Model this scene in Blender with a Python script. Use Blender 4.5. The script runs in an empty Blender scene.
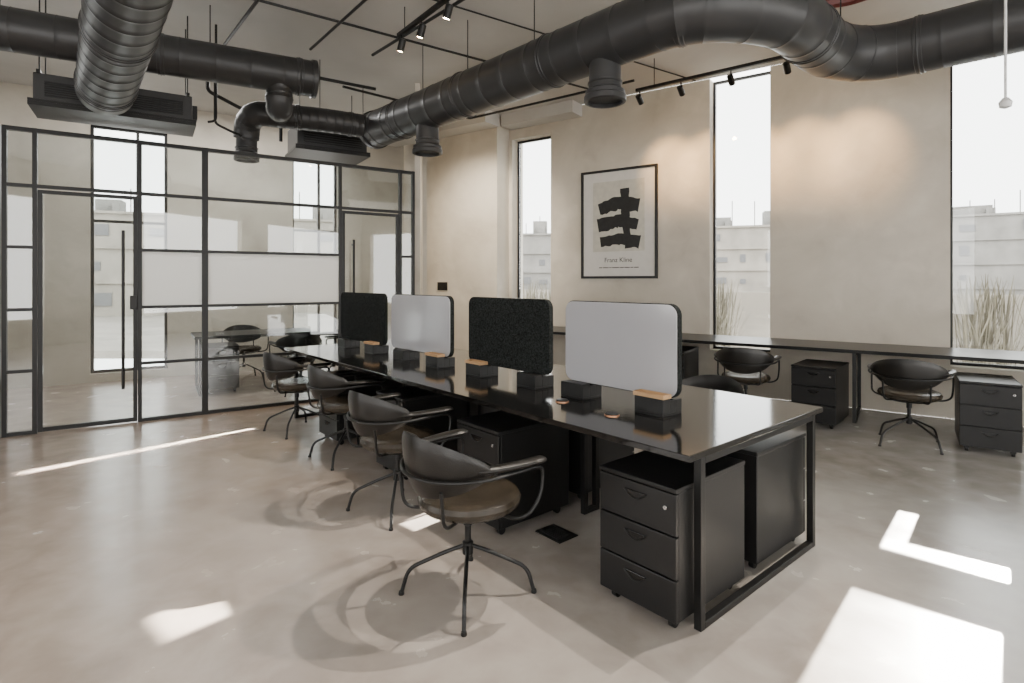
import bpy, math, random
from mathutils import Vector, Matrix, Quaternion
random.seed(7)
SC = bpy.context.scene
COL = SC.collection
CAMH = 1.45

# ---------------------------------------------------------------- materials
def mat_new(name):
    m = bpy.data.materials.new(name); m.use_nodes = True
    nt = m.node_tree; b = nt.nodes.get('Principled BSDF')
    return m, nt, b

def mat(name, col, rough=0.5, metal=0.0, var=0.08, scale=8.0, bump=0.0, bscale=60.0, coat=0.0, emit=None, es=0.0, spec=0.5):
    m, nt, b = mat_new(name)
    tc = nt.nodes.new('ShaderNodeTexCoord')
    n = nt.nodes.new('ShaderNodeTexNoise'); n.inputs['Scale'].default_value = scale
    n.inputs['Detail'].default_value = 5
    nt.links.new(tc.outputs['Object'], n.inputs['Vector'])
    r = nt.nodes.new('ShaderNodeValToRGB')
    r.color_ramp.elements[0].position = 0.3; r.color_ramp.elements[1].position = 0.7
    r.color_ramp.elements[0].color = tuple(max(0, c*(1-var)) for c in col)+(1,)
    r.color_ramp.elements[1].color = tuple(min(1, c*(1+var)) for c in col)+(1,)
    nt.links.new(n.outputs['Fac'], r.inputs['Fac'])
    nt.links.new(r.outputs['Color'], b.inputs['Base Color'])
    b.inputs['Roughness'].default_value = rough
    b.inputs['Metallic'].default_value = metal
    b.inputs['Coat Weight'].default_value = coat
    b.inputs['Coat Roughness'].default_value = 0.08
    b.inputs['Specular IOR Level'].default_value = spec
    if bump > 0:
        n2 = nt.nodes.new('ShaderNodeTexNoise'); n2.inputs['Scale'].default_value = bscale
        n2.inputs['Detail'].default_value = 6
        nt.links.new(tc.outputs['Object'], n2.inputs['Vector'])
        bp = nt.nodes.new('ShaderNodeBump'); bp.inputs['Strength'].default_value = bump
        bp.inputs['Distance'].default_value = 0.02
        nt.links.new(n2.outputs['Fac'], bp.inputs['Height'])
        nt.links.new(bp.outputs['Normal'], b.inputs['Normal'])
    if emit:
        b.inputs['Emission Color'].default_value = emit+(1,)
        b.inputs['Emission Strength'].default_value = es
    return m

def mat_layers(name, c1, c2, c3, s1, s2, rough, rvar, bump=0.1, dist=0.6, stretch=(1, 1, 1), grad=None, lo=.34, hi=.74):
    m, nt, b = mat_new(name)
    tc = nt.nodes.new('ShaderNodeTexCoord')
    mp = nt.nodes.new('ShaderNodeMapping'); mp.inputs['Scale'].default_value = stretch
    nt.links.new(tc.outputs['Object'], mp.inputs['Vector'])
    n1 = nt.nodes.new('ShaderNodeTexNoise'); n1.inputs['Scale'].default_value = s1
    n1.inputs['Detail'].default_value = 6; n1.inputs['Distortion'].default_value = dist
    n2 = nt.nodes.new('ShaderNodeTexNoise'); n2.inputs['Scale'].default_value = s2
    n2.inputs['Detail'].default_value = 9; n2.inputs['Distortion'].default_value = dist
    for n in (n1, n2): nt.links.new(mp.outputs['Vector'], n.inputs['Vector'])
    r1 = nt.nodes.new('ShaderNodeValToRGB')
    r1.color_ramp.elements[0].position = 0.34; r1.color_ramp.elements[1].position = 0.66
    r1.color_ramp.elements[0].color = c1+(1,); r1.color_ramp.elements[1].color = c2+(1,)
    nt.links.new(n1.outputs['Fac'], r1.inputs['Fac'])
    r2 = nt.nodes.new('ShaderNodeValToRGB')
    r2.color_ramp.elements[0].position = lo; r2.color_ramp.elements[1].position = hi
    r2.color_ramp.elements[0].color = (0, 0, 0, 1); r2.color_ramp.elements[1].color = (.8, .8, .8, 1)
    nt.links.new(n2.outputs['Fac'], r2.inputs['Fac'])
    mx = nt.nodes.new('ShaderNodeMix'); mx.data_type = 'RGBA'
    nt.links.new(r2.outputs['Color'], mx.inputs['Factor'])
    nt.links.new(r1.outputs['Color'], mx.inputs['A'])
    mx.inputs['B'].default_value = c3+(1,)
    last = mx.outputs['Result']
    if grad:   # tint drifts from warm to cool along X, broken up by noise
        x0, x1, wcol, ccol = grad
        sp = nt.nodes.new('ShaderNodeSeparateXYZ'); nt.links.new(tc.outputs['Object'], sp.inputs[0])
        ad = nt.nodes.new('ShaderNodeMath'); ad.operation = 'MULTIPLY_ADD'
        nt.links.new(n1.outputs['Fac'], ad.inputs[0]); ad.inputs[1].default_value = 5.0; nt.links.new(sp.outputs['X'], ad.inputs[2])
        mr0 = nt.nodes.new('ShaderNodeMapRange'); mr0.inputs['From Min'].default_value = x0+2.5; mr0.inputs['From Max'].default_value = x1+2.5
        nt.links.new(ad.outputs[0], mr0.inputs['Value'])
        gm = nt.nodes.new('ShaderNodeMix'); gm.data_type = 'RGBA'
        nt.links.new(mr0.outputs['Result'], gm.inputs['Factor']); gm.inputs['A'].default_value = wcol+(1,); gm.inputs['B'].default_value = ccol+(1,)
        ml = nt.nodes.new('ShaderNodeMix'); ml.data_type = 'RGBA'; ml.blend_type = 'MULTIPLY'; ml.inputs['Factor'].default_value = 1
        nt.links.new(last, ml.inputs['A']); nt.links.new(gm.outputs['Result'], ml.inputs['B']); last = ml.outputs['Result']
    nt.links.new(last, b.inputs['Base Color'])
    mr = nt.nodes.new('ShaderNodeMapRange')
    mr.inputs['To Min'].default_value = rough-rvar; mr.inputs['To Max'].default_value = rough+rvar
    nt.links.new(n2.outputs['Fac'], mr.inputs['Value'])
    nt.links.new(mr.outputs['Result'], b.inputs['Roughness'])
    bp = nt.nodes.new('ShaderNodeBump'); bp.inputs['Strength'].default_value = bump
    bp.inputs['Distance'].default_value = 0.02
    nt.links.new(n2.outputs['Fac'], bp.inputs['Height'])
    nt.links.new(bp.outputs['Normal'], b.inputs['Normal'])
    return m

def mat_glass(name, tint=(0.93, 0.95, 0.95), ior=1.45, mult=1.0):
    m, nt, b = mat_new(name); nt.nodes.remove(b)
    out = nt.nodes.get('Material Output')
    tr = nt.nodes.new('ShaderNodeBsdfTransparent'); tr.inputs['Color'].default_value = tint+(1,)
    gl = nt.nodes.new('ShaderNodeBsdfGlossy'); gl.inputs['Roughness'].default_value = 0.02
    fr = nt.nodes.new('ShaderNodeFresnel'); fr.inputs['IOR'].default_value = ior
    mu = nt.nodes.new('ShaderNodeMath'); mu.operation = 'MULTIPLY'; mu.inputs[1].default_value = mult
    mu.use_clamp = True
    nt.links.new(fr.outputs[0], mu.inputs[0])
    mx = nt.nodes.new('ShaderNodeMixShader')
    nt.links.new(mu.outputs[0], mx.inputs[0]); nt.links.new(tr.outputs[0], mx.inputs[1]); nt.links.new(gl.outputs[0], mx.inputs[2])
    nt.links.new(mx.outputs[0], out.inputs['Surface'])
    return m

def mat_frost(name):
    m, nt, b = mat_new(name); nt.nodes.remove(b)
    out = nt.nodes.get('Material Output')
    tr = nt.nodes.new('ShaderNodeBsdfTranslucent'); tr.inputs['Color'].default_value = (.95, .95, .93, 1)
    df = nt.nodes.new('ShaderNodeBsdfDiffuse'); df.inputs['Color'].default_value = (.92, .92, .90, 1)
    mx = nt.nodes.new('ShaderNodeMixShader'); mx.inputs[0].default_value = 0.5
    nt.links.new(tr.outputs[0], mx.inputs[1]); nt.links.new(df.outputs[0], mx.inputs[2])
    nt.links.new(mx.outputs[0], out.inputs['Surface'])
    return m

M_FLOOR = mat_layers('floor_concrete', (.295, .275, .255), (.405, .383, .357), (.46, .44, .415), 0.8, 4.5, .25, .07, .03, .35,
                     grad=(-3.5, 2.5, (1.0, .86, .775), (.96, .97, .975)), lo=.36, hi=.70)
M_WALL = mat_layers('wall_plaster', (.475, .43, .36), (.67, .62, .535), (.57, .525, .445), 1.0, 4.2, .8, .08, .35, .7, lo=.38, hi=.68)
M_CEIL = mat_layers('ceiling_plaster', (.46, .445, .415), (.57, .555, .52), (.52, .505, .475), .8, 3.0, .85, .05, .15, .4)
M_BLACK = mat('black_steel', (.007, .007, .007), .42, .0, .15, 20, spec=.4)
M_DESK = mat('black_stained_wood', (.005, .0047, .0045), .10, 0, .3, 6, .015, 40, .25)
M_DESK2 = mat('black_laminate', (.005, .005, .005), .28, 0, .3, 6, spec=.3)
M_PED = mat('black_powder_coat', (.0075, .0075, .0078), .42, .0, .1, 30, .04, 300, spec=.42)
M_PEDF = mat('black_drawer_paint', (.0085, .0085, .009), .38, .0, .1, 30, spec=.42)
M_HANDLE = mat('handle_black', (.002, .002, .002), .25, .0)
M_DUCT = mat('duct_dark_metal', (.034, .034, .035), .40, .15, .05, 3)
M_LEATHER = mat('black_leather', (.009, .008, .007), .34, 0, .25, 15, .12, 180)
M_SEAT = mat('brown_black_leather', (.034, .027, .019), .26, 0, .25, 15, .12, 180)
M_FELT = mat('dark_felt', (.017, .019, .0185), .95, 0, .85, 110, .3, 250, spec=.1)
M_WHITEB = mat('grey_whiteboard', (.38, .38, .40), .12, 0, .02, 3, coat=.3)
M_OAK = mat_layers('oak_wood', (.42, .25, .12), (.56, .36, .19), (.5, .3, .15), 6, 20, .5, .05, .05, .5, (1, 8, 8))
M_CHROME = mat('chrome', (.6, .6, .6), .2, 1.0)
M_COPPER = mat('copper', (.55, .28, .16), .3, 1.0)
M_PAPER = mat('poster_paper', (.66, .64, .60), .7, 0, .03, 12)
M_CANVAS = mat('painted_cream', (.56, .54, .47), .7, 0, .08, 12)
M_INK = mat('black_paint', (.010, .010, .010), .6, 0, .4, 20)
M_GLASS = mat_glass('clear_glass')
M_PGLASS = mat_glass('partition_glass', (.90, .92, .915), 1.5, 2.0)
M_FROST = mat_frost('frosted_glass')
M_RED = mat('red_pipe_paint', (.13, .022, .018), .4)
M_WHITE = mat('white_plastic', (.7, .7, .7), .4)
M_BULB = mat('warm_lamp_lens', (1, .8, .5), .4, emit=(1, .70, .38), es=150.0)
M_EXT = mat('exterior_render', (.29, .265, .23), .9, 0, .2, 1)
M_EXT2 = mat('exterior_concrete', (.24, .23, .215), .9, 0, .2, 1)
M_EXTW = mat('exterior_dark_openings', (.14, .14, .145), .7)
M_GROUND = mat('exterior_ground', (.24, .22, .195), .95, 0, .2, 1)
M_GRASS = mat('dry_grass', (.15, .135, .10), .9, 0, .3, 3)

# ---------------------------------------------------------------- mesh builder
class MB:
    def __init__(s): s.v = []; s.f = []
    def add(s, vs, fs):
        o = len(s.v); s.v += [tuple(v) for v in vs]; s.f += [tuple(i+o for i in f) for f in fs]; return s
    def box(s, x0, x1, y0, y1, z0, z1):
        vs = [(x0,y0,z0),(x1,y0,z0),(x1,y1,z0),(x0,y1,z0),(x0,y0,z1),(x1,y0,z1),(x1,y1,z1),(x0,y1,z1)]
        return s.add(vs, [(0,3,2,1),(4,5,6,7),(0,1,5,4),(1,2,6,5),(2,3,7,6),(3,0,4,7)])
    def sweep(s, pts, rad, n=12, caps=True):
        pts = [Vector(p) for p in pts]; k = len(pts)
        if not hasattr(rad, '__len__'): rad = [rad]*k
        tans = []
        for i in range(k):
            a = pts[max(0, i-1)]; b = pts[min(k-1, i+1)]
            t = (b-a)
            tans.append(t.normalized() if t.length > 1e-9 else (tans[-1] if tans else Vector((0,0,1))))
        up = Vector((0,0,1)) if abs(tans[0].z) < .9 else Vector((1,0,0))
        nrm = tans[0].cross(up).normalized()
        vs = []
        for i in range(k):
            if i > 0:
                ax = tans[i-1].cross(tans[i])
                if ax.length > 1e-7:
                    nrm = Quaternion(ax.normalized(), tans[i-1].angle(tans[i])) @ nrm
                nrm = (nrm - tans[i]*nrm.dot(tans[i])).normalized()
            bn = tans[i].cross(nrm)
            for j in range(n):
                a = 2*math.pi*j/n
                vs.append(pts[i] + (nrm*math.cos(a)+bn*math.sin(a))*rad[i])
        fs = []
        for i in range(k-1):
            for j in range(n):
                j2 = (j+1) % n
                fs.append((i*n+j, i*n+j2, (i+1)*n+j2, (i+1)*n+j))
        if caps:
            fs.append(tuple(range(n-1, -1, -1))); fs.append(tuple((k-1)*n+j for j in range(n)))
        return s.add(vs, fs)
    def lathe(s, prof, cx=0, cy=0, n=32):
        vs = []; k = len(prof)
        for r, z in prof:
            for j in range(n):
                a = 2*math.pi*j/n; vs.append((cx+r*math.cos(a), cy+r*math.sin(a), z))
        fs = []
        for i in range(k-1):
            for j in range(n):
                j2 = (j+1) % n
                fs.append((i*n+j, i*n+j2, (i+1)*n+j2, (i+1)*n+j))
        fs.append(tuple(range(n-1, -1, -1))); fs.append(tuple((k-1)*n+j for j in range(n)))
        return s.add(vs, fs)
    def prism(s, poly, y0, y1):   # poly in x,z ; extruded in y
        n = len(poly)
        vs = [(x, y0, z) for x, z in poly]+[(x, y1, z) for x, z in poly]
        fs = [tuple(range(n)), tuple(range(2*n-1, n-1, -1))]
        for i in range(n):
            j = (i+1) % n; fs.append((i, i+n, j+n, j))
        return s.add(vs, fs)
    def obj(s, name, m, parent=None, smooth=True, bevel=0, mat_world=None, label=None):
        me = bpy.data.meshes.new(name); me.from_pydata(s.v, [], s.f); me.update()
        import bmesh
        bm = bmesh.new(); bm.from_mesh(me); bmesh.ops.recalc_face_normals(bm, faces=bm.faces); bm.to_mesh(me); bm.free()
        if smooth:
            me.polygons.foreach_set('use_smooth', [True]*len(me.polygons))
            me.set_sharp_from_angle(angle=math.radians(35))
        me.materials.append(m)
        o = bpy.data.objects.new(name, me); COL.objects.link(o)
        if parent: o.parent = parent
        if mat_world: o.matrix_world = mat_world
        if bevel:
            b = o.modifiers.new('bevel', 'BEVEL'); b.width = bevel; b.segments = 2; b.limit_method = 'ANGLE'
        if label: o['label'] = label
        return o

def rnd(poly, r, n=6):   # fillet a 3D/2D open polyline
    P = [Vector(p) for p in poly]; out = [P[0]]
    for i in range(1, len(P)-1):
        a, b, c = P[i-1], P[i], P[i+1]
        ra = min(r, (a-b).length*.49, (c-b).length*.49)
        p0 = b+(a-b).normalized()*ra; p2 = b+(c-b).normalized()*ra
        for k in range(n+1):
            t = k/n; out.append(p0*(1-t)**2+b*2*t*(1-t)+p2*t*t)
    out.append(P[-1]); return out

def resample(pts, step):
    P = [Vector(p) for p in pts]; L = [0]
    for i in range(1, len(P)): L.append(L[-1]+(P[i]-P[i-1]).length)
    def at(s):
        for i in range(1, len(P)):
            if s <= L[i] or i == len(P)-1:
                d = L[i]-L[i-1]; t = (s-L[i-1])/d if d > 1e-9 else 0
                return P[i-1].lerp(P[i], min(1, max(0, t)))
    return L[-1], at

def empty(name, loc=(0,0,0), rot=0, label=None, cat=None, group=None):
    e = bpy.data.objects.new(name, None); COL.objects.link(e)
    e.empty_display_size = .1; e.location = loc; e.rotation_euler = (0, 0, rot)
    if label: e['label'] = label
    if cat: e['category'] = cat
    if group: e['group'] = group
    return e

def tag(o, label, cat, group=None):
    o['label'] = label; o['category'] = cat
    if group: o['group'] = group
    return o

def dup(o, loc, rot, label=None):
    def rec(src, par):
        c = src.copy(); COL.objects.link(c)
        if par: c.parent = par
        for ch in list(src.children): rec(ch, c)
        return c
    c = rec(o, None); c.location = loc; c.rotation_euler = (0, 0, rot)
    if label: c['label'] = label
    return c

def frame(ox, oy, ang, z=0):
    return Matrix.Translation((ox, oy, z)) @ Matrix.Rotation(ang, 4, 'Z')

def structure(o):
    o['kind'] = 'structure'; return o

# frames of reference
WA = math.atan2(-.576, .817); WF = frame(5.10, 5.54, WA)          # window wall: x = -t, y outward
DA = math.atan2(.65, .76);   DF = frame(.696, 2.245, DA)          # bench desk: x across, y along
PA = math.atan2(.545, .839); PF = frame(-4.72, 5.19, PA)          # glass partition
CEIL = 4.1
def W(M, x, y, z=0): return M @ Vector((x, y, z))

# ---------------------------------------------------------------- room shell
poly = [(-11,-3),(10.5,-3),(10.5,1.73),(-2.0,10.54),(-8.9,6.06),(-11,4.7)]
def slab(name, z0, z1, m):
    b = MB(); n = len(poly)
    b.add([(x,y,z0) for x,y in poly]+[(x,y,z1) for x,y in poly],
          [tuple(range(n-1,-1,-1)), tuple(range(n,2*n))]+[(i,(i+1)%n,(i+1)%n+n,i+n) for i in range(n)])
    return structure(b.obj(name, m, smooth=False))
slab('floor', -.2, 0, M_FLOOR)
slab('ceiling', CEIL, CEIL+.2, M_CEIL)

WT = .32
wins = [(-6.24,-5.50,3.76),(-3.07,-2.34,CEIL),(-.59,.16,CEIL),(1.9,2.65,CEIL),(4.4,5.15,CEIL)]
SILL = .55
b = MB(); x = -8.75
for a, c, hd in wins:
    b.box(x, a, 0, WT, 0, CEIL); b.box(a, c, 0, WT, 0, SILL); x = c
    if hd < CEIL: b.box(a, c, 0, WT, hd, CEIL)
b.box(x, 6.6, 0, WT, 0, CEIL)
structure(b.obj('wall_back', M_WALL, smooth=False, mat_world=WF))
for i, (a, c, hd) in enumerate(wins):
    fr = MB(); y0, y1 = .16, .21; t = .03
    fr.box(a, a+t, y0, y1, SILL, hd); fr.box(c-t, c, y0, y1, SILL, hd)
    fr.box(a+t, c-t, y0, y1, SILL, SILL+t); fr.box(a+t, c-t, y0, y1, hd-t, hd)
    w = structure(fr.obj('window_%d' % (i+1), M_BLACK, smooth=False, mat_world=WF))
    g = MB().box(a+t, c-t, .18, .19, SILL+t, hd-t).obj('pane', M_GLASS, parent=w, smooth=False)

# pier by the window
structure(MB().box(-7.83, -6.30, -.33, -.001, 0, CEIL).obj('wall_pier', M_WALL, smooth=False, mat_world=WF))
# downstand beams over the pier and narrow window
structure(MB().box(-8.6, -6.25, -.7, -.331, 3.9, CEIL).obj('trim_1', M_CEIL, smooth=False, mat_world=WF))
structure(MB().box(-6.25, -4.95, -.30, -.001, 3.92, CEIL).obj('trim_2', M_CEIL, smooth=False, mat_world=WF))
# return wall at end of the partition
ra = Vector((-1.265, 7.47)); rb = Vector((-1.60, 9.74)); d = rb-ra
structure(MB().box(0, d.length, -.035, .035, 0, CEIL).obj('wall_return', M_WALL, smooth=False,
          mat_world=frame(ra.x, ra.y, math.atan2(d.y, d.x))))

# unseen walls behind the camera; wide openings sized to set the room light
def wall_open(name, x0, x1, y0, y1, horizontal, opens, z0=.6, z1=3.3):
    b = MB()
    def bx(a, c, za, zb):
        if horizontal: b.box(a, c, y0, y1, za, zb)
        else: b.box(x0, x1, a, c, za, zb)
    s = x0 if horizontal else y0; e = x1 if horizontal else y1
    for a, c in opens:
        bx(s, a, 0, CEIL); bx(a, c, 0, z0); bx(a, c, z1, CEIL); s = c
    bx(s, e, 0, CEIL)
    structure(b.obj(name, M_WALL, smooth=False))
wall_open('wall_front', -11, 10.5, -3.2, -3.0, True, [(-7.3,-4.8),(-2.9,-.4),(1.8,4.8),(5.8,9.4)])
wall_open('wall_right', 10.5, 10.7, -3.2, 1.9, False, [(-2.6,1.2)])
wall_open('wall_side', -11.2, -11.0, -3.2, 4.9, False, [(-2,2.5)])

# meeting room back wall (parallel to the partition)
bw = [(-4.2,-1.0),(.42,1.36),(3.16,3.92)]  # first window is unseen, added to let more light into the room
b = MB(); x = -6.6; Y0 = 3.0
for a, c in bw:
    b.box(x, a, Y0, Y0+.25, 0, CEIL); b.box(a, c, Y0, Y0+.25, 0, .12); b.box(a, c, Y0, Y0+.25, 3.7, CEIL); x = c
b.box(x, 5.15, Y0, Y0+.25, 0, CEIL)
structure(b.obj('wall_far', M_WALL, smooth=False, mat_world=PF))
for i, (a, c) in enumerate(bw):
    fr = MB(); t = .04
    fr.box(a, a+t, Y0+.1, Y0+.15, .12, 3.7); fr.box(c-t, c, Y0+.1, Y0+.15, .12, 3.7)
    fr.box(a+t, c-t, Y0+.1, Y0+.15, .12, .16); fr.box(a+t, c-t, Y0+.1, Y0+.15, 3.66, 3.7)
    m_ = a+(c-a)*.6; fr.box(m_-.02, m_+.02, Y0+.1, Y0+.15, .16, 3.66)
    fr.box(a+t, m_-.02, Y0+.1, Y0+.15, 2.3, 2.34); fr.box(m_+.02, c-t, Y0+.1, Y0+.15, 2.3, 2.34)
    w = structure(fr.obj('window_%d' % (i+6), M_BLACK, smooth=False, mat_world=PF))
    MB().box(a+t, c-t, Y0+.12, Y0+.13, .16, 3.66).obj('pane', M_GLASS, parent=w, smooth=False)
# left wall next to the partition
structure(MB().box(-6.0, -.03, -.08, .08, 0, 2.9).obj('wall_left', M_BLACK, smooth=False, mat_world=PF))

# ---------------------------------------------------------------- glass partition
gp = empty('glass_partition', (-4.72, 5.19, 0), PA, 'black steel framed glass partition with frosted middle band', 'partition')
H = 2.9; zs = [.6, 1.18, 1.77, 2.35]; T = .018; DY = .025
fr = MB()
vs_ = [0, .217, 1.048, 1.637, 3.10, 3.88, 4.06]
for s_ in vs_:
    tt = .03 if abs(s_-1.637) < .01 else T
    fr.box(s_-tt, s_+tt, -DY, DY, 0, H)
for a, c in zip(vs_[:-1], vs_[1:]):
    fr.box(a+.016, c-.016, -DY+.001, DY-.001, H-.04, H-.001)
    fr.box(a+.016, c-.016, -DY+.001, DY-.001, 2.335, 2.368)
    if (a, c) not in ((.217, 1.048), (3.10, 3.88)):
        fr.box(a+.016, c-.016, -DY+.001, DY-.001, .001, .035)
        for z in zs[:3]: fr.box(a+.016, c-.016, -DY+.001, DY-.001, z-.015, z+.015)
fr.obj('frame', M_BLACK, gp, smooth=False)
for a, c in zip(vs_[:-1], vs_[1:]):
    isdoor = (a, c) in ((.217, 1.048), (3.10, 3.88))
    lev = [0]+zs+[H]
    for z0, z1 in zip(lev[:-1], lev[1:]):
        if isdoor and z1 < 2.4: continue
        fro = (z0 == 1.18 and a in (1.048, 1.637))
        MB().box(a+.016, c-.016, -.004, .004, z0+.015, z1-.015).obj('frosted_pane' if fro else 'pane', M_FROST if fro else M_PGLASS, gp, smooth=False)
    if isdoor:
        t = .018
        dr = MB()
        dr.box(a+.022, a+.022+t*2, -.018, .018, .01, 2.32); dr.box(c-.022-t*2, c-.022, -.018, .018, .01, 2.32)
        dr.box(a+.058, c-.058, -.017, .017, .01, .05); dr.box(a+.058, c-.058, -.017, .017, 2.285, 2.32)
        do = dr.obj('door', M_BLACK, gp, smooth=False)
        MB().box(a+.058, c-.058, -.004, .004, .05, 2.285).obj('pane', M_PGLASS, do, smooth=False)
        hx = c-.14 if a < 1 else a+.15
        h = MB().sweep(rnd([(hx,-.018,1.9),(hx,-.07,1.9),(hx,-.07,.42),(hx,-.018,.42)], .005, 2), .014, 10)
        h.sweep([(hx,-.07,.36),(hx,-.07,1.96)], .015, 10)
        h.obj('handle', M_BLACK, do)
        lk = MB().box(c-.085, c-.022, -.045, -.018, 1.16, 1.30) if a < 1 else MB().box(a+.024, a+.085, -.045, -.018, 1.16, 1.30)
        lk.obj('lock', M_BLACK, do, smooth=False, bevel=.004)

# ---------------------------------------------------------------- bench desk
desk = empty('bench_desk', (.696, 2.245, 0), DA, 'long black double-sided bench desk with glossy top', 'desk')
MB().box(0, 1.34, -.02, 4.75, .722, .75).obj('tabletop', M_DESK, desk, smooth=False, bevel=.003)
def dframe(y, x0, x1):
    b = MB(); t = .034
    b.box(x0, x0+t, y, y+t, .0, .722); b.box(x1-t, x1, y, y+t, 0, .722)
    b.box(x0+t, x1-t, y, y+t, .001, .03); b.box(x0+t, x1-t, y, y+t, .69, .7215)
    b.obj('leg_frame', M_BLACK, desk, smooth=False, bevel=.002)
dframe(-.012, .10, 1.26); dframe(4.70, .10, 1.25)
for y in (1.08, 2.28, 3.48): dframe(y, .60, .74)
b = MB(); b.box(.64, .70, .04, 1.08, .69, .72); b.box(.64, .70, 1.12, 2.28, .69, .72); b.box(.64,.70,2.32,3.48,.69,.72); b.box(.64,.70,3.52,4.70,.69,.72)
b.obj('support_beam', M_BLACK, desk, smooth=False)
MB().box(.645, .695, .3, 4.4, .60, .689).obj('cable_tray', M_BLACK, desk, smooth=False)

# ---------------------------------------------------------------- pedestals
def make_ped(name, label, group):
    p = empty(name, (0,0,0), 0, label, 'drawer cabinet', group)
    w, dp, z0, z1 = .40, .57, .05, .585
    b = MB(); b.box(-w/2, w/2, -dp/2+.02, dp/2, z0, z1-.002)
    b.obj('body', M_PED, p, smooth=False, bevel=.004)
    MB().box(-w/2-.003, w/2+.003, -dp/2-.003, dp/2+.003, z1-.002, z1+.018).obj('top', M_PED, p, smooth=False, bevel=.004)
    hs = (z1-z0-.012)/3
    for k in range(3):
        a = z0+.003+k*(hs+.003)
        dr = MB().box(-w/2, w/2, -dp/2, -dp/2+.0195, a, a+hs-.004).obj('drawer', M_PEDF, p, smooth=False, bevel=.003)
        zc = a+hs*.70; n = 14; pl = []
        for i in range(n+1):
            t = -1+2*i/n; pl.append((t*.055, zc+.012))
        for i in range(n-1, 0, -1):
            t = -1+2*i/n; pl.append((t*.055, zc+.012-.030*(1-t*t)))
        MB().prism(pl, -dp/2-.006, -dp/2+.001).obj('handle', M_HANDLE, dr, smooth=False, bevel=.0015)
        arc = [(t/10*.058, -dp/2-.007, zc+.012-.032*(1-(t/10)**2)) for t in range(-10, 11)]
        MB().sweep(arc, .003, 6).obj('handle_rim', M_PED, dr)
        if k == 2:
            l = MB().lathe([(.010,0),(.010,.006),(.007,.009)], n=16)
            lo = l.obj('lock', M_CHROME, dr); lo.rotation_euler = (math.pi/2,0,0); lo.location = (w/2-.05, -dp/2+.001, a+hs*.62)
    for sx in (-1, 1):
        for sy in (-1, 1):
            c = MB(); cx, cy = sx*(w/2-.05), sy*(dp/2-.06)
            c.sweep([(cx-.012, cy, .024),(cx+.012, cy, .024)], .024, 16)
            c.box(cx-.018, cx+.018, cy-.02, cy+.012, .03, .0505)
            c.obj('caster', M_BLACK, p)
    return p
ped = make_ped('drawer_pedestal', 'black metal three-drawer pedestal under the bench desk', 'drawer pedestals')
NR = DA-math.pi/2
first = True
for (x, y, r) in [(.275,.235,0),(.27,1.37,0),(.30,2.50,0),(.30,3.64,0),(1.0,.25,math.pi),(1.0,1.42,math.pi),(1.0,2.62,math.pi),(1.0,3.83,math.pi)]:
    v = W(DF, x, y)
    if first: ped.location = (v.x, v.y, 0); ped.rotation_euler = (0,0,NR+r); first = False
    else: dup(ped, (v.x, v.y, 0), NR+r)
for t, yy, dr_ in [(3.35,-.5,0),(1.69,-.95,-.12),(.40,-1.10,0)]:
    v = W(WF, -t, yy)
    dup(ped, (v.x, v.y, 0), WA+dr_, 'black metal three-drawer pedestal beside the wall desk')

# ---------------------------------------------------------------- wall desk
wd = empty('wall_desk', (5.10, 5.54, 0), WA, 'long narrow black desk running along the window wall', 'desk')
MB().box(-6.2, 2.2, -.84, -.005, .715, .75).obj('tabletop', M_DESK2, wd, smooth=False, bevel=.003)
for x in (-6.15, -3.72, -1.42, .2, 2.1):
    b = MB(); t = .035
    b.box(x, x+t, -.80, -.80+t, 0, .715); b.box(x, x+t, -.06, -.06+t, 0, .715)
    b.box(x, x+t, -.765, -.06, .001, .03); b.box(x, x+t, -.765, -.06, .685, .7145)
    b.obj('leg_frame', M_BLACK, wd, smooth=False, bevel=.002)

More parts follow.
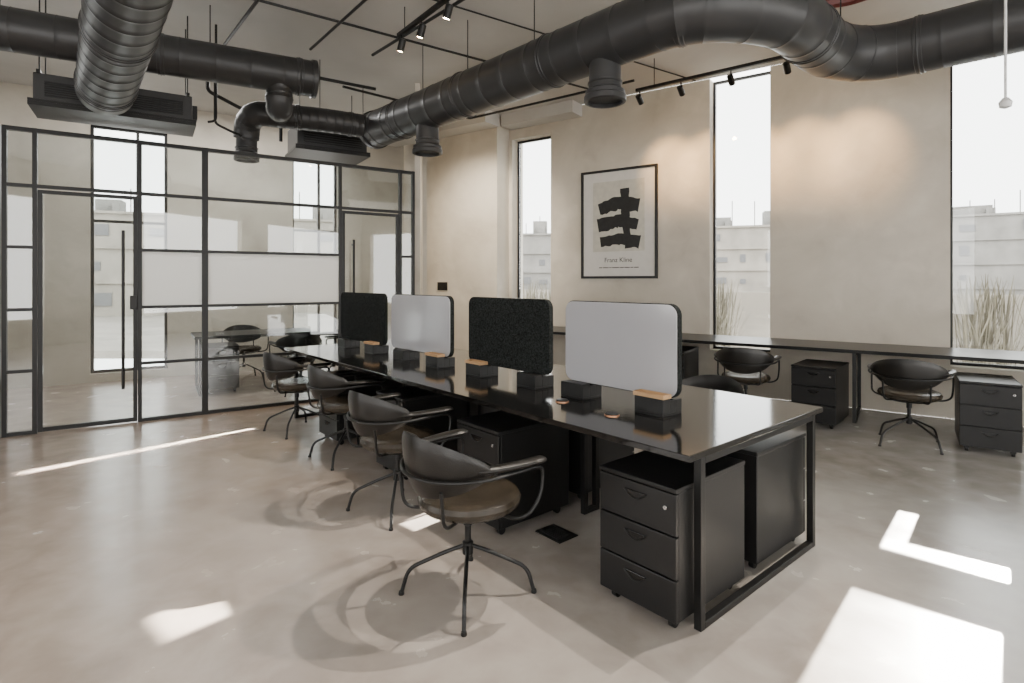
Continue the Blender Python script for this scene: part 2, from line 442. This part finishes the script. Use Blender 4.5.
# ---------------------------------------------------------------- chairs
def make_chair():
    c = empty('office_chair', (0,0,0), 0, 'black leather swivel chair with tubular steel arms', 'chair', 'office chairs')
    prof = [(.02,.424),(.19,.424),(.225,.430),(.243,.447),(.248,.468),(.238,.488),(.212,.499),(.16,.498),(.08,.490),(.01,.487)]
    MB().lathe(prof, 0, .01, 40).obj('seat', M_SEAT, c)
    MB().lathe([(.05,.400),(.17,.405),(.2,.423),(.02,.4235)], 0, .01, 32).obj('seat_plate', M_BLACK, c)
    n = 36; m = 10; V = []; Fc = []; TH = 76
    TK = .020
    def P(i, j, off):
        th = math.radians(-TH+2*TH*i/n); u = abs(-1+2*i/n); v = j/m
        zl = .535+.10*u**1.8; zh = .815-.115*u**2.0
        e = 1-min(1, ((1-u)/.14)) ; mid = (zl+zh)/2
        sh = math.sqrt(max(0, 1-e*e))*.95+.05
        z = mid+(zl+(zh-zl)*v-mid)*sh
        R = .256+.038*v+off+.010*math.sin(math.pi*v)
        return (R*math.sin(th), -R*math.cos(th)+.0, z)
    for side in (0, 1):
        for i in range(n+1):
            for j in range(m+1):
                e = min(j, m-j)/m; f = min(1, (e/.2))**.5*.5
                V.append(P(i, j, (.5-f)*TK if side == 0 else (.5+f)*TK))
    k = (n+1)*(m+1)
    for i in range(n):
        for j in range(m):
            a = i*(m+1)+j
            Fc.append((a, a+1, a+m+2, a+m+1)); Fc.append((k+a, k+a+m+1, k+a+m+2, k+a+1))
        a = i*(m+1); Fc.append((a, a+m+1, k+a+m+1, k+a)); a += m; Fc.append((a, k+a, k+a+m+1, a+m+1))
    for j in range(m):
        Fc.append((j, k+j, k+j+1, j+1)); a = n*(m+1)+j; Fc.append((a, a+1, k+a+1, k+a))
    MB().add(V, Fc).obj('backrest', M_LEATHER, c)
    pts = [(-.06,.05,.414),(-.25,.08,.416),(-.305,.12,.44),(-.315,.19,.52),(-.315,.20,.655),(-.314,.0,.655)]
    arc = [(-.314*math.cos(a), -.314*math.sin(a), .655-.02*math.sin(a)) for a in [math.radians(t) for t in range(8, 173, 8)]]
    full = pts+arc+[(-p[0], p[1], p[2]) for p in reversed(pts)]
    MB().sweep(rnd(full, .05, 5), .0085, 10).obj('arm_frame', M_BLACK, c)
    for sx in (-1, 1):
        MB().sweep(rnd([(sx*.08,-.08,.414),(sx*.17,-.25,.428),(sx*.175,-.268,.60)], .06, 5), .008, 10).obj('back_strut', M_BLACK, c)
        a = [(sx*.262,-.15),(sx*.292,-.03),(sx*.308,.08),(sx*.310,.17),(sx*.304,.225)]
        path = rnd([(x, y, .682) for x, y in a], .05, 4)
        L, at = resample(path, 1)
        V = []; Fc = []; N = 16; K = 12
        for i in range(N+1):
            s = i/N; p = at(L*s); q = at(min(L, L*s+.002)); q0 = at(max(0, L*s-.002)); tg = (q-q0).normalized(); nn = Vector((tg.y, -tg.x, 0))
            e = math.sqrt(max(0, 1-(2*abs(s-.5))**8))*.97+.03
            wv = (.024+.014*s)*e; hv = .016*e
            for j in range(K):
                an = 2*math.pi*j/K; V.append(p+nn*wv*math.cos(an)+Vector((0,0,hv*math.sin(an))))
        for i in range(N):
            for j in range(K):
                Fc.append((i*K+j, i*K+(j+1) % K, (i+1)*K+(j+1) % K, (i+1)*K+j))
        Fc.append(tuple(range(K))); Fc.append(tuple(N*K+j for j in range(K)))
        MB().add(V, Fc).obj('armrest', M_LEATHER, c)
    MB().lathe([(.013,.20),(.015,.21),(.015,.33),(.022,.335),(.022,.402)], n=20).obj('column', M_BLACK, c)
    MB().lathe([(.02,.19),(.026,.195),(.026,.25),(.018,.255)], n=20).obj('hub', M_BLACK, c)
    for k_ in range(4):
        a = math.radians(45+6+90*k_); ca, sa = math.cos(a), math.sin(a)
        path = rnd([(0.02*ca,.02*sa,.232),(.10*ca,.10*sa,.205),(.285*ca,.285*sa,.125),(.318*ca,.318*sa,.006)], .05, 6)
        leg = MB().sweep(path, .0095, 10).obj('leg', M_BLACK, c)
        MB().lathe([(.013,0),(.014,.004),(.012,.016)], .318*ca, .318*sa, 14).obj('glide', M_BLACK, leg)
    return c
ch = make_chair(); ch.scale = (.965, .965, .965)
ch.location = (-.205, 2.59, 0); ch.rotation_euler = (0,0,NR)
for x, y, r in [(-.73,3.55,NR+.06),(-1.36,4.58,NR-.08),(-2.09,5.42,NR+.05),(1.24,3.74,NR+math.pi),(2.44,5.83,WA+.1),(3.53,4.96,WA-.08)]:
    dup(ch, (x, y, 0), r)

# meeting room table and chairs
v = W(PF, 2.35, 1.45)
mt = empty('meeting_table', (v.x, v.y, 0), PA, 'black meeting table behind the glass partition', 'table')
MB().box(-.75, .75, -.4, .4, .715, .75).obj('tabletop', M_BLACK, mt, smooth=False, bevel=.003)
for x in (-.70, .66):
    b = MB(); b.box(x, x+.035, -.36, -.325, 0, .715); b.box(x, x+.035, .325, .36, 0, .715); b.box(x, x+.035, -.325, .325, .001, .03)
    b.obj('leg_frame', M_BLACK, mt, smooth=False)
for s_, y_, r in ((3.42,1.45,PA+math.pi/2),(2.75,.72,PA),(2.3,2.15,PA+math.pi)):
    v = W(PF, s_, y_); dup(ch, (v.x, v.y, 0), r, 'black leather chair at the meeting table behind glass')
v = W(PF, 1.92, 1.45); dup(ped, (v.x, v.y, 0), PA, 'black three-drawer pedestal under table behind glass')

# ---------------------------------------------------------------- desk screens and trays
def rrect(w, z0, z1, r, n=8):
    out = []
    for cx, cz, a0 in ((w/2-r, z1-r, 0), (-w/2+r, z1-r, 90), (-w/2+r, z0+r, 180), (w/2-r, z0+r, 270)):
        for i in range(n+1):
            a = math.radians(a0+90*i/n); out.append((cx+r*math.cos(a), cz+r*math.sin(a)))
    return out
SX = .55
scr = [(.377,1.18,'w'),(1.326,2.21,'f'),(2.45,3.42,'w'),(3.56,4.56,'f')]
for a, c, kind in scr:
    v = W(DF, SX, (a+c)/2, .75)
    lab = 'light grey writable desk screen with dark felt back and rounded corners' if kind == 'w' else 'dark felt desk divider screen with rounded corners'
    e = empty('desk_screen', v, DA-math.pi/2+math.pi, lab, 'desk screen', 'desk divider screens')
    w = c-a
    MB().prism(rrect(w, .085, .58, .06), -.022, .014).obj('felt_panel', M_FELT, e, bevel=.004)
    if kind == 'w': MB().prism(rrect(w-.010, .090, .575, .058), .0142, .0215).obj('board', M_WHITEB, e, bevel=.002)
def tray(y, wood):
    v = W(DF, SX-.005, y, .75)
    e = empty('desk_organizer', v, DA-math.pi/2, 'black box screen foot' + (' with oak pen tray on top' if wood else ''), 'desk organizer', 'screen feet')
    b = MB(); b.box(-.09, .09, -.095, .075, 0, .012); b.box(-.09,.09,-.095,-.03,.012,.092); b.box(-.09,.09,.02,.075,.012,.078)
    b.box(-.09,-.08,-.03,.02,.012,.078); b.box(.08,.09,-.03,.02,.012,.078)
    b.obj('box', M_BLACK, e, smooth=False, bevel=.003)
    if wood:
        b = MB(); b.box(-.095,.095,-.100,-.028,.0925,.100)
        b.box(-.095,.095,-.100,-.094,.100,.114); b.box(-.095,.095,-.034,-.028,.100,.114); b.box(-.095,-.09,-.094,-.034,.100,.114); b.box(.09,.095,-.094,-.034,.100,.114)
        b.obj('pen_tray', M_OAK, e, smooth=False, bevel=.001)
for y, wd_ in [(.50,1),(1.05,0),(1.46,0),(2.04,1),(2.6,1),(3.15,0),(3.72,1),(4.35,0)]: tray(y, wd_)

# cable grommets on the desk
for x, y in ((.30,.62),(.34,1.02)):
    v = W(DF, x, y, .75)
    e = empty('cable_grommet', v, 0, 'round dark desk power grommet with copper ring', 'desk grommet', 'desk grommets')
    MB().lathe([(.040,0),(.040,.004),(.034,.006),(.01,.006)], n=32).obj('ring', M_COPPER, e)
    MB().lathe([(.036,.0062),(.034,.012),(.02,.015),(.005,.016)], n=32).obj('cap', M_BLACK, e)

# floor box
fb = empty('floor_box', (.255, 3.20, 0), NR, 'black floor power outlet box', 'floor outlet')
MB().box(-.10,.10,-.075,.075,0,.006).obj('plate', M_BLACK, fb, smooth=False, bevel=.002)
b = MB()
for i in range(7): b.box(-.07,.07,-.055+i*.016,-.047+i*.016,.006,.010)
b.obj('grille', M_DUCT, fb, smooth=False)

# ---------------------------------------------------------------- framed poster
pv = W(WF, -4.36, -.002, 2.278)
pf = empty('framed_poster', pv, WA, 'black framed poster with abstract black strokes on cream', 'picture frame')
w, h, t = 1.18, 1.585, .035
b = MB(); b.box(-w/2, -w/2+t, -.035, 0, -h/2, h/2); b.box(w/2-t, w/2, -.035, 0, -h/2, h/2)
b.box(-w/2+t, w/2-t, -.035, 0, h/2-t, h/2); b.box(-w/2+t, w/2-t, -.035, 0, -h/2, -h/2+t)
b.obj('frame', M_BLACK, pf, smooth=False)
MB().box(-w/2+t, w/2-t, -.012, -.004, -h/2+t, h/2-t).obj('poster', M_PAPER, pf, smooth=False)
MB().box(-.40, .40, -.0135, -.0122, -.40, .62).obj('print', M_CANVAS, pf, smooth=False)
b = MB()
def stroke(pts, y, w0, w1):   # ragged brush band through the given centre points
    P = [Vector((p[0], p[1])) for p in pts]; L = []; R = []; rr = random.Random(int(abs(y)*1e6))
    N = 18
    for i in range(N+1):
        s = i/N*(len(P)-1); k = min(int(s), len(P)-2); q = P[k].lerp(P[k+1], s-k); tg = (P[k+1]-P[k]).normalized(); nn = Vector((-tg.y, tg.x))
        wv = (w0+(w1-w0)*i/N)*rr.uniform(.88, 1.1)
        L.append(tuple(q+nn*wv)); R.append(tuple(q-nn*wv*rr.uniform(.9,1.08)))
    V = [(x, y, z) for x, z in L]+[(x, y, z) for x, z in R]; n = len(L)
    b.add(V, [(i, i+1, n+i+1, n+i) for i in range(n-1)])
stroke([(-.30,.22),(.0,.30),(.32,.24)], -.0140, .09, .10)
stroke([(-.32,-.02),(.02,.04),(.30,-.03)], -.0143, .10, .08)
stroke([(-.28,-.26),(.05,-.22),(.33,-.28)], -.0146, .07, .09)
stroke([(.10,.50),(.12,.0),(.16,-.36)], -.0149, .07, .05)
b.obj('print_strokes', M_INK, pf, smooth=False)
def text(body, size, x, z, par, y=-.0135, bold=False):
    cu = bpy.data.curves.new('caption', 'FONT'); cu.body = body; cu.size = size; cu.align_x = 'CENTER'; cu.extrude = .0004
    o = bpy.data.objects.new('caption', cu); COL.objects.link(o)
    bpy.context.view_layer.update()
    me = bpy.data.meshes.new_from_object(o.evaluated_get(bpy.context.evaluated_depsgraph_get()))
    bpy.data.objects.remove(o)
    o = bpy.data.objects.new('caption', me); COL.objects.link(o); me.materials.append(M_INK)
    o.parent = par; o.rotation_euler = (math.pi/2,0,0); o.location = (x, y, z)
text('Franz Kline', .095, 0, -.555, pf)
b = MB(); x = -.30
for wdt in (.05,.09,.03,.11,.06,.08,.04,.07):
    b.box(x, x+wdt, -.0135, -.0122, -.640, -.628); x += wdt+.012
b.obj('small_print', M_INK, pf, smooth=False)

# wall switch on the pier
v = W(WF, -7.46, -.332, 1.36)
sw = empty('wall_switch', v, WA, 'black wall switch panel on plaster pier', 'light switch')
MB().box(-.11,.11,-.015,0,-.07,.07).obj('plate', M_BLACK, sw, smooth=False, bevel=.003)
for i in (-1, 0, 1): MB().box(i*.065-.025, i*.065+.025, -.021, -.015, -.045, .045).obj('button', M_PED, sw, smooth=False, bevel=.002)

# ---------------------------------------------------------------- ducts
def duct_mesh(path, R, ridge=.30, joint=1.2, n=64, amp=.003, extra=()):
    L, at = resample(path, 1); S = [(0, R)]
    s = ridge*.5; evs = []
    while s < L-.02:
        evs.append((s, 0)); s += ridge
    s = joint*.5
    while s < L-.08:
        evs.append((s, 1)); s += joint
    evs.sort(); last = 0
    for s, k in evs:
        hw = .007 if k == 0 else .03
        if s-hw-.001 <= last: continue
        if s-last > .05:
            q = last+.03
            while q < s-hw-.02: S.append((q, R)); q += .05
        if k == 0: S += [(s-hw, R), (s, R+amp), (s+hw, R)]
        else: S += [(s-hw, R), (s-hw+.004, R+.006), (s-.006, R+.006), (s, R+.012), (s+.006, R+.006), (s+hw-.004, R+.006), (s+hw, R)]
        last = s+hw
    S.append((L, R))
    return MB().sweep([at(s) for s, r in S], [r for s, r in S], n)
ZA = 3.35
A = [(-1.70,7.0,ZA),(.83,4.31,ZA),(1.25,3.87,ZA),(1.90,3.93,ZA),(2.62,4.62,ZA),(3.05,4.70,ZA),(3.75,4.05,ZA),(5.6,2.3,ZA)]
A = rnd(A, .42, 40)
da = empty('ventilation_duct', (0,0,0), 0, 'large dark spiral ventilation duct with bends running above the bench desk', 'air duct')
duct_mesh(A, .218).obj('duct', M_DUCT, da)
def drop(par, x, y, ztop, zbot, r=.125, rc=.165):
    p = [(r, ztop)]
    p += [(r, zbot+.16), (r+.012, zbot+.155), (r+.012, zbot+.145), (r+.004, zbot+.14), (r+.006, zbot+.10), (r+.03, zbot+.085), (r+.03, zbot+.07), (rc-.01, zbot+.055),
          (rc, zbot+.045), (rc, zbot+.005), (rc-.01, zbot), (rc-.03, zbot), (rc-.03, zbot+.03), (.02, zbot+.03)]
    MB().lathe(p, x, y, 36).obj('duct_outlet', M_DUCT, par)
drop(da, .735, 4.41, 3.2, 2.86); drop(da, -.94, 6.2, 3.2, 2.86)
br = rnd([(-1.72,6.98,3.36),(-2.2,6.72,3.38),(-2.95,6.42,3.38),(-3.08,6.5,3.3),(-3.12,6.55,3.12)], .25, 12)
duct_mesh(br, .14, .09, .6).obj('duct', M_DUCT, da)
MB().lathe([(.235,-.03),(.235,.03),(.2,.04)], n=32).obj('duct_collar', M_DUCT, da).matrix_world = Matrix.Translation((-1.72,7.02,3.35)) @ Vector((-.69,.73,0)).to_track_quat('Z','Y').to_matrix().to_4x4()
drop(da, -3.12, 6.56, 3.12, 2.86, .115, .14)
db = empty('ventilation_duct', (0,0,0), 0, 'dark spiral ventilation duct with capped end above the glass partition', 'air duct')
duct_mesh([(-8.0,2.6,3.55),(-4.25,4.63,3.55),(-2.05,5.82,3.55)], .18).obj('duct', M_DUCT, db)
MB().lathe([(.17,-.02),(.192,-.02),(.192,.025),(.17,.035),(.05,.035)], n=32).obj('end_cap', M_DUCT, db).matrix_world = Matrix.Translation((-2.07,5.81,3.55)) @ Vector((.88,.475,0)).to_track_quat('Z','Y').to_matrix().to_4x4()
duct_mesh(rnd([(-2.36,5.66,3.45),(-2.36,5.66,3.2),(-2.62,6.3,3.36)], .1, 8), .125, .07, .3).obj('duct_branch', M_DUCT, db)
dc = empty('ventilation_duct', (0,0,0), 0, 'thick dark spiral duct running into the ceiling fan coil unit', 'air duct')
duct_mesh([(-.8,1.5,3.24),(-2.26,3.3,3.19),(-3.60,4.94,3.13)], .215, .2).obj('duct', M_DUCT, dc)

# ---------------------------------------------------------------- fan coil units
def fcu(x, y, z, w, dp, h, rot, label):
    e = empty('fan_coil_unit', (x, y, z), rot, label, 'air conditioning unit', 'ceiling fan coil units')
    MB().box(-w/2, w/2, -dp/2, dp/2, .06, h).obj('casing', M_DUCT, e, smooth=False, bevel=.01)
    b = MB(); b.box(-w/2-.03, w/2+.03, -dp/2-.05, dp/2+.02, 0, .035)
    b.box(-w/2-.03, w/2+.03, -dp/2-.05, -dp/2-.045, .035, .058)
    b.obj('drip_tray', M_BLACK, e, smooth=False, bevel=.004)
    b = MB()
    for i in range(7): b.box(-w/2+.08, w/2-.08, -dp/2-.012, -dp/2, .10+i*(h-.16)/7, .112+i*(h-.16)/7)
    b.obj('grille', M_BLACK, e, smooth=False)
    b = MB(); 
    for sx in (-1, 1): b.box(sx*(w/2-.04)-.015, sx*(w/2-.04)+.015, -dp/2-.02, dp/2+.015, h, h+.025)
    b.obj('bracket', M_BLACK, e, smooth=False)
    MB().box(w/2, w/2+.05, -.12, .12, .10, h-.06).obj('control_box', M_BLACK, e, smooth=False, bevel=.005)
    for sx in (-1, 1):
        for sy in (-1, 1):
            MB().sweep([(sx*(w/2-.04), sy*(dp/2-.05), h+.02),(sx*(w/2-.04), sy*(dp/2-.05), CEIL-z)], .006, 8).obj('hanger', M_BLACK, e)
    return e
fcu(-3.82, 5.42, 2.99, 1.22, .45, .30, PA, 'black ceiling fan coil unit with drip tray above glass partition')
fcu(-2.50, 7.55, 3.12, .9, .6, .36, PA, 'black ceiling fan coil unit beside branch duct')

# ---------------------------------------------------------------- conduits
def conduit(pts, r=.012, name='conduit_pipe', label='thin black conduit pipe fixed under the ceiling', m=None):
    b = MB().sweep(rnd(pts, .05, 4), r, 8)
    o = b.obj(name, m or M_BLACK); tag(o, label, 'pipe', 'ceiling conduits'); return o
conduit([(-4.6,3.55,4.04),(1.25,7.68,4.04)], .014)
conduit([(-3.04,5.9,3.95),(-1.5,4.05,3.95)], .016)
conduit([(-2.15,5.95,3.92),(-.3,3.7,3.92)], .014)
conduit([(-1.55,6.2,3.96),(.9,3.5,3.96)], .016)
conduit([(-4.0,3.0,4.07),(2.4,7.3,4.07)], .009)
conduit([(-5.2,5.5,4.0),(-2.9,7.0,4.0),(-2.5,6.5,4.0)], .016)
conduit([(-3.6,6.6,4.05),(-3.6,6.6,3.7),(-3.3,6.8,3.55),(-2.9,7.0,3.55),(-2.9,7.0,3.2)], .022, label='bent black pipe dropping from ceiling to fan coil unit')
conduit([(-3.3,6.2,4.05),(-3.3,6.2,3.2),(-3.05,6.3,3.08)], .014, label='bent black pipe dropping from ceiling to fan coil unit')
conduit([(-2.75,6.25,3.84),(-1.7,6.95,3.84)], .02, label='insulated black pipe running beside branch duct')
conduit([(-3.05,5.75,4.09),(-3.05,5.75,3.10),(-3.12,5.72,3.08)], .012, label='bent black pipe dropping from ceiling to fan coil unit')
conduit([(-2.0,6.6,3.75),(-.6,7.9,3.75),(1.4,6.4,3.75)], .016)
conduit([(.2,6.4,3.98),(3.1,3.6,3.98)], .014)
conduit([(2.45,4.95,3.86),(2.9,4.78,3.86),(3.25,4.4,3.86)], .05, 'sprinkler_pipe', 'red sprinkler pipe under ceiling', M_RED)
for x, y, z in ((.2,5.0,3.565),(-1.0,6.26,3.565),(-4.25,4.63,3.73),(-2.9,5.36,3.73),(2.62,4.45,3.56),(-2.3,6.68,3.52),(-.45,5.67,3.565)):
    o = MB().sweep([(x,y,z),(x,y,CEIL)], .005, 8).obj('duct_hanger', M_BLACK); tag(o, 'thin steel hanger rod between ceiling and duct', 'hanger rod', 'duct hangers')
e = empty('pendant_detector', (2.83,3.2,2.44), 0, 'white detector hanging on a thin rod from the ceiling', 'detector')
MB().sweep([(0,0,.06),(0,0,CEIL-2.44)], .007, 10).obj('rod', M_WHITE, e)
MB().lathe([(.01,0),(.028,.008),(.032,.035),(.014,.06)], n=24).obj('sensor', M_WHITE, e)

# ---------------------------------------------------------------- track lights
def track(p0, p1, label, fr_, aim, energy, size=62, col=(1,.72,.42)):
    p0, p1 = Vector(p0), Vector(p1); d_ = p1-p0
    ang = math.atan2(d_.y, d_.x)
    e = empty('light_track', p0, ang, label, 'light track', 'ceiling light tracks')
    MB().box(0, d_.length, -.018, .018, 0, .035).obj('rail', M_BLACK, e, smooth=False)
    for f in (.1, .9): MB().sweep([(d_.length*f,0,.034),(d_.length*f,0,CEIL-p0.z)], .005, 8).obj('hanger', M_BLACK, e)
    for f in fr_:
        q = p0+d_*f
        s = empty('track_spotlight', q, 0, 'small black cylindrical spotlight clipped to ceiling track', 'spotlight', 'track spotlights')
        a = Vector(aim); a.normalize(); hd = Vector((0,0,-.10)); rot = a.to_track_quat('-Z','Y').to_matrix().to_4x4()
        MB().sweep([(0,0,0),(0,0,-.09)], .008, 8).obj('stem', M_BLACK, s)
        hm = Matrix.Translation(hd) @ rot
        o = MB().lathe([(.025,.06),(.034,.055),(.034,-.06),(.030,-.06),(.028,-.045),(.01,-.045)], n=24).obj('lamp_head', M_BLACK, s); o.matrix_local = hm
        MB().lathe([(.004,-.050),(.029,-.050),(.029,-.056),(.004,-.058)], n=20).obj('lens', M_BULB, o)
        L = bpy.data.lights.new('spot', 'SPOT'); L.energy = energy; L.color = col; L.spot_size = math.radians(size); L.spot_blend = 1.0; L.shadow_soft_size = .03
        lo = bpy.data.objects.new('spot_beam', L); COL.objects.link(lo); lo.parent = s; lo.matrix_local = Matrix.Translation(hd+a*.075) @ rot
track((-1.12,5.5,3.85), (-.30,4.45,3.85), 'black ceiling light track with small spotlights', (.05,.35,.7), (-.3,.2,-1), 60)
track((1.51,6.79,3.75), (3.35,5.35,3.75), 'black light track with small spotlights beside window wall', (.02,.24,.48,.72,.96), (.65,.9,-.70), 150, 50, (1,.60,.26))
track((1.0,3.3,3.95), (2.4,2.9,3.95), 'black ceiling light track with small spotlights', (.15,.85), (-.62,-.2,-1), 420, 90, (1,.90,.78))
track((-1.0,7.75,3.9), (-.1,7.1,3.9), 'black light track with small spotlights added to brighten plaster pier', (.1,.6), (.1,.85,-.95), 230, 85, (1,.88,.72))  # extra track, added to light up the pier face

# ---------------------------------------------------------------- outside
g = MB().box(-60, 80, 5, 120, -.5, -.3).obj('ground', M_GROUND, smooth=False); g.location = (0, 9, 0); g['kind'] = 'structure'
def building(x, y, w, dp, h, m, rot=0.0, rows=3, cols=5):
    e = empty('building', (x, y, -.3), rot, 'low sun-bleached industrial building with dark openings', 'building', 'buildings outside')
    b = MB(); b.box(-w/2, w/2, 0, dp, 0, h)
    for r in range(rows): b.box(-w/2-.05, w/2+.05, -.12, dp+.05, h*(r+1)/rows-.12, h*(r+1)/rows)
    b.obj('walls', m, e, smooth=False)
    b = MB()
    for r in range(rows):
        for c in range(cols):
            if random.random() < .3: continue
            x0 = -w/2+w*(c+.25)/cols; z0 = h*(r+.3)/rows
            b.box(x0, x0+w/cols*random.uniform(.2,.6), -.05, -.001, z0, z0+h/rows*random.uniform(.2,.45))
    b.obj('openings', M_EXTW, e, smooth=False)
    b = MB(); b.box(-w*.2, w*.05, 1, 3, h, h+.6); b.box(w*.2, w*.3, 1, 2, h, h+.9); b.box(-w*.45, -w*.38, 1, 2, h, h+.7)
    for k in range(9): xx = -w*.45+k*w*.1; b.box(xx, xx+.05, .5, .55, h, h+random.uniform(.6,1.6))
    for k in range(4): xx = -w*.4+k*w*.21; b.box(xx, xx+random.uniform(.3,.8), .6, 1.2, h, h+random.uniform(.3,.7))
    b.obj('roof_equipment', M_EXT2, e, smooth=False)
building(12, 32, 12, 8, 4.9, M_EXT, -.3, 4, 9)
building(27, 32, 11, 8, 5.6, M_EXT2, -.6, 4, 8)
building(-.5, 36, 9, 8, 4.8, M_EXT2, -.1, 4, 7)
building(-14, 30, 16, 8, 5.2, M_EXT, .4, 3, 6)
building(-32, 22, 14, 8, 5.4, M_EXT2, .6, 3, 6)
o = MB().box(-9, 5, 3.2, 3.4, -.3, 1.25).obj('terrace_wall', M_EXT, smooth=False, mat_world=WF); tag(o, 'low rendered terrace wall outside windows', 'wall')
for i, (tx, ty) in enumerate([(-1.5,2.2),(-.85,2.5),(-.1,2.2),(.7,2.5),(-3.7,2.5),(-7.2,2.3)]):
    b = MB(); v = W(WF, tx, ty)
    for k in range(240):
        a = random.uniform(0, 6.28); l = random.uniform(1.0, 1.95); lean = random.uniform(.1,.9)
        dx, dy = math.cos(a), math.sin(a); wv = .005
        px_, py_ = random.uniform(-.3,.3), random.uniform(-.1,.1)
        pts = [(px_+dx*lean*(t**2)*.45, py_+dy*lean*t**2*.45, l*t-.1*t**3) for t in (0,.35,.7,.85,1)]
        V = []
        for q, ww in zip(pts, (1,1,.9,1.8,.4)): V += [(q[0]-dy*wv*ww, q[1]+dx*wv*ww, q[2]), (q[0]+dy*wv*ww, q[1]-dx*wv*ww, q[2])]
        b.add(V, [(0,1,3,2),(2,3,5,4),(4,5,7,6),(6,7,9,8)])
    o = b.obj('ornamental_grass', M_GRASS, smooth=False); o.location = (v.x, v.y, -.3)
    tag(o, 'dry pale ornamental grass clump on terrace', 'grass', 'terrace grasses')

# ---------------------------------------------------------------- light
wld = bpy.data.worlds.new('world'); SC.world = wld; wld.use_nodes = True
nt = wld.node_tree; bg = nt.nodes['Background']
bg.inputs['Color'].default_value = (1.0, .985, .96, 1); bg.inputs['Strength'].default_value = 7.8

# added fill lamp without a fixture, brightens the meeting room
L = bpy.data.lights.new('meeting_room_fill', 'AREA'); L.shape = 'RECTANGLE'; L.size = 2.6; L.size_y = 1.2; L.energy = 120; L.color = (1, .98, .95)
o = bpy.data.objects.new('meeting_room_fill', L); COL.objects.link(o); v = W(PF, 1.9, 1.5, 4.05); o.location = v; o.rotation_euler = (0, 0, PA)

az = math.atan2(.74, .67)
def beam(cx, cy, w, l, E, dist, perp=110, col=(1,.93,.82)):  # narrow area lamps hung in the room, added to lay sun patches on floor
    E = math.radians(E)
    D = Vector((math.cos(az)*math.cos(E), math.sin(az)*math.cos(E), math.sin(E)))
    pos = Vector((cx, cy, 0)) + D*(dist/math.cos(E))
    L = bpy.data.lights.new('sun_patch_lamp', 'AREA'); L.shape = 'RECTANGLE'; L.size = w; L.size_y = l*math.sin(E)
    L.energy = perp*L.size*L.size_y; L.spread = math.radians(1.0); L.color = col
    o = bpy.data.objects.new('sun_patch_lamp', L); COL.objects.link(o); o.location = pos
    o.rotation_euler = (-D).to_track_quat('-Z', 'Y').to_euler()
beam(1.35, 1.96, .53, 1.35, 19.5, 1.9, 90)
beam(2.25, 2.92, .52, .15, 19.5, 1.3, 90)
beam(2.27, 3.26, .10, .62, 19.5, 1.3, 90)
beam(-1.375, 2.44, .24, .30, 35, 3.3, 75)
beam(-3.50, 4.43, .08, 1.7, 42, 3.9, 110)
beam(-2.66, 5.37, .07, .9, 65, 1.2, 75)
beam(-.52, 3.40, .16, .30, 20, .8, 90)

# ---------------------------------------------------------------- camera
cam = bpy.data.cameras.new('camera'); co = bpy.data.objects.new('camera', cam); COL.objects.link(co)
co.location = (0, 0, CAMH); co.rotation_euler = (math.pi/2, 0, 0)
cam.sensor_width = 36; cam.lens = 558/1024*36; cam.shift_y = -60.5/1024; cam.clip_start = .05; cam.clip_end = 500
SC.camera = co
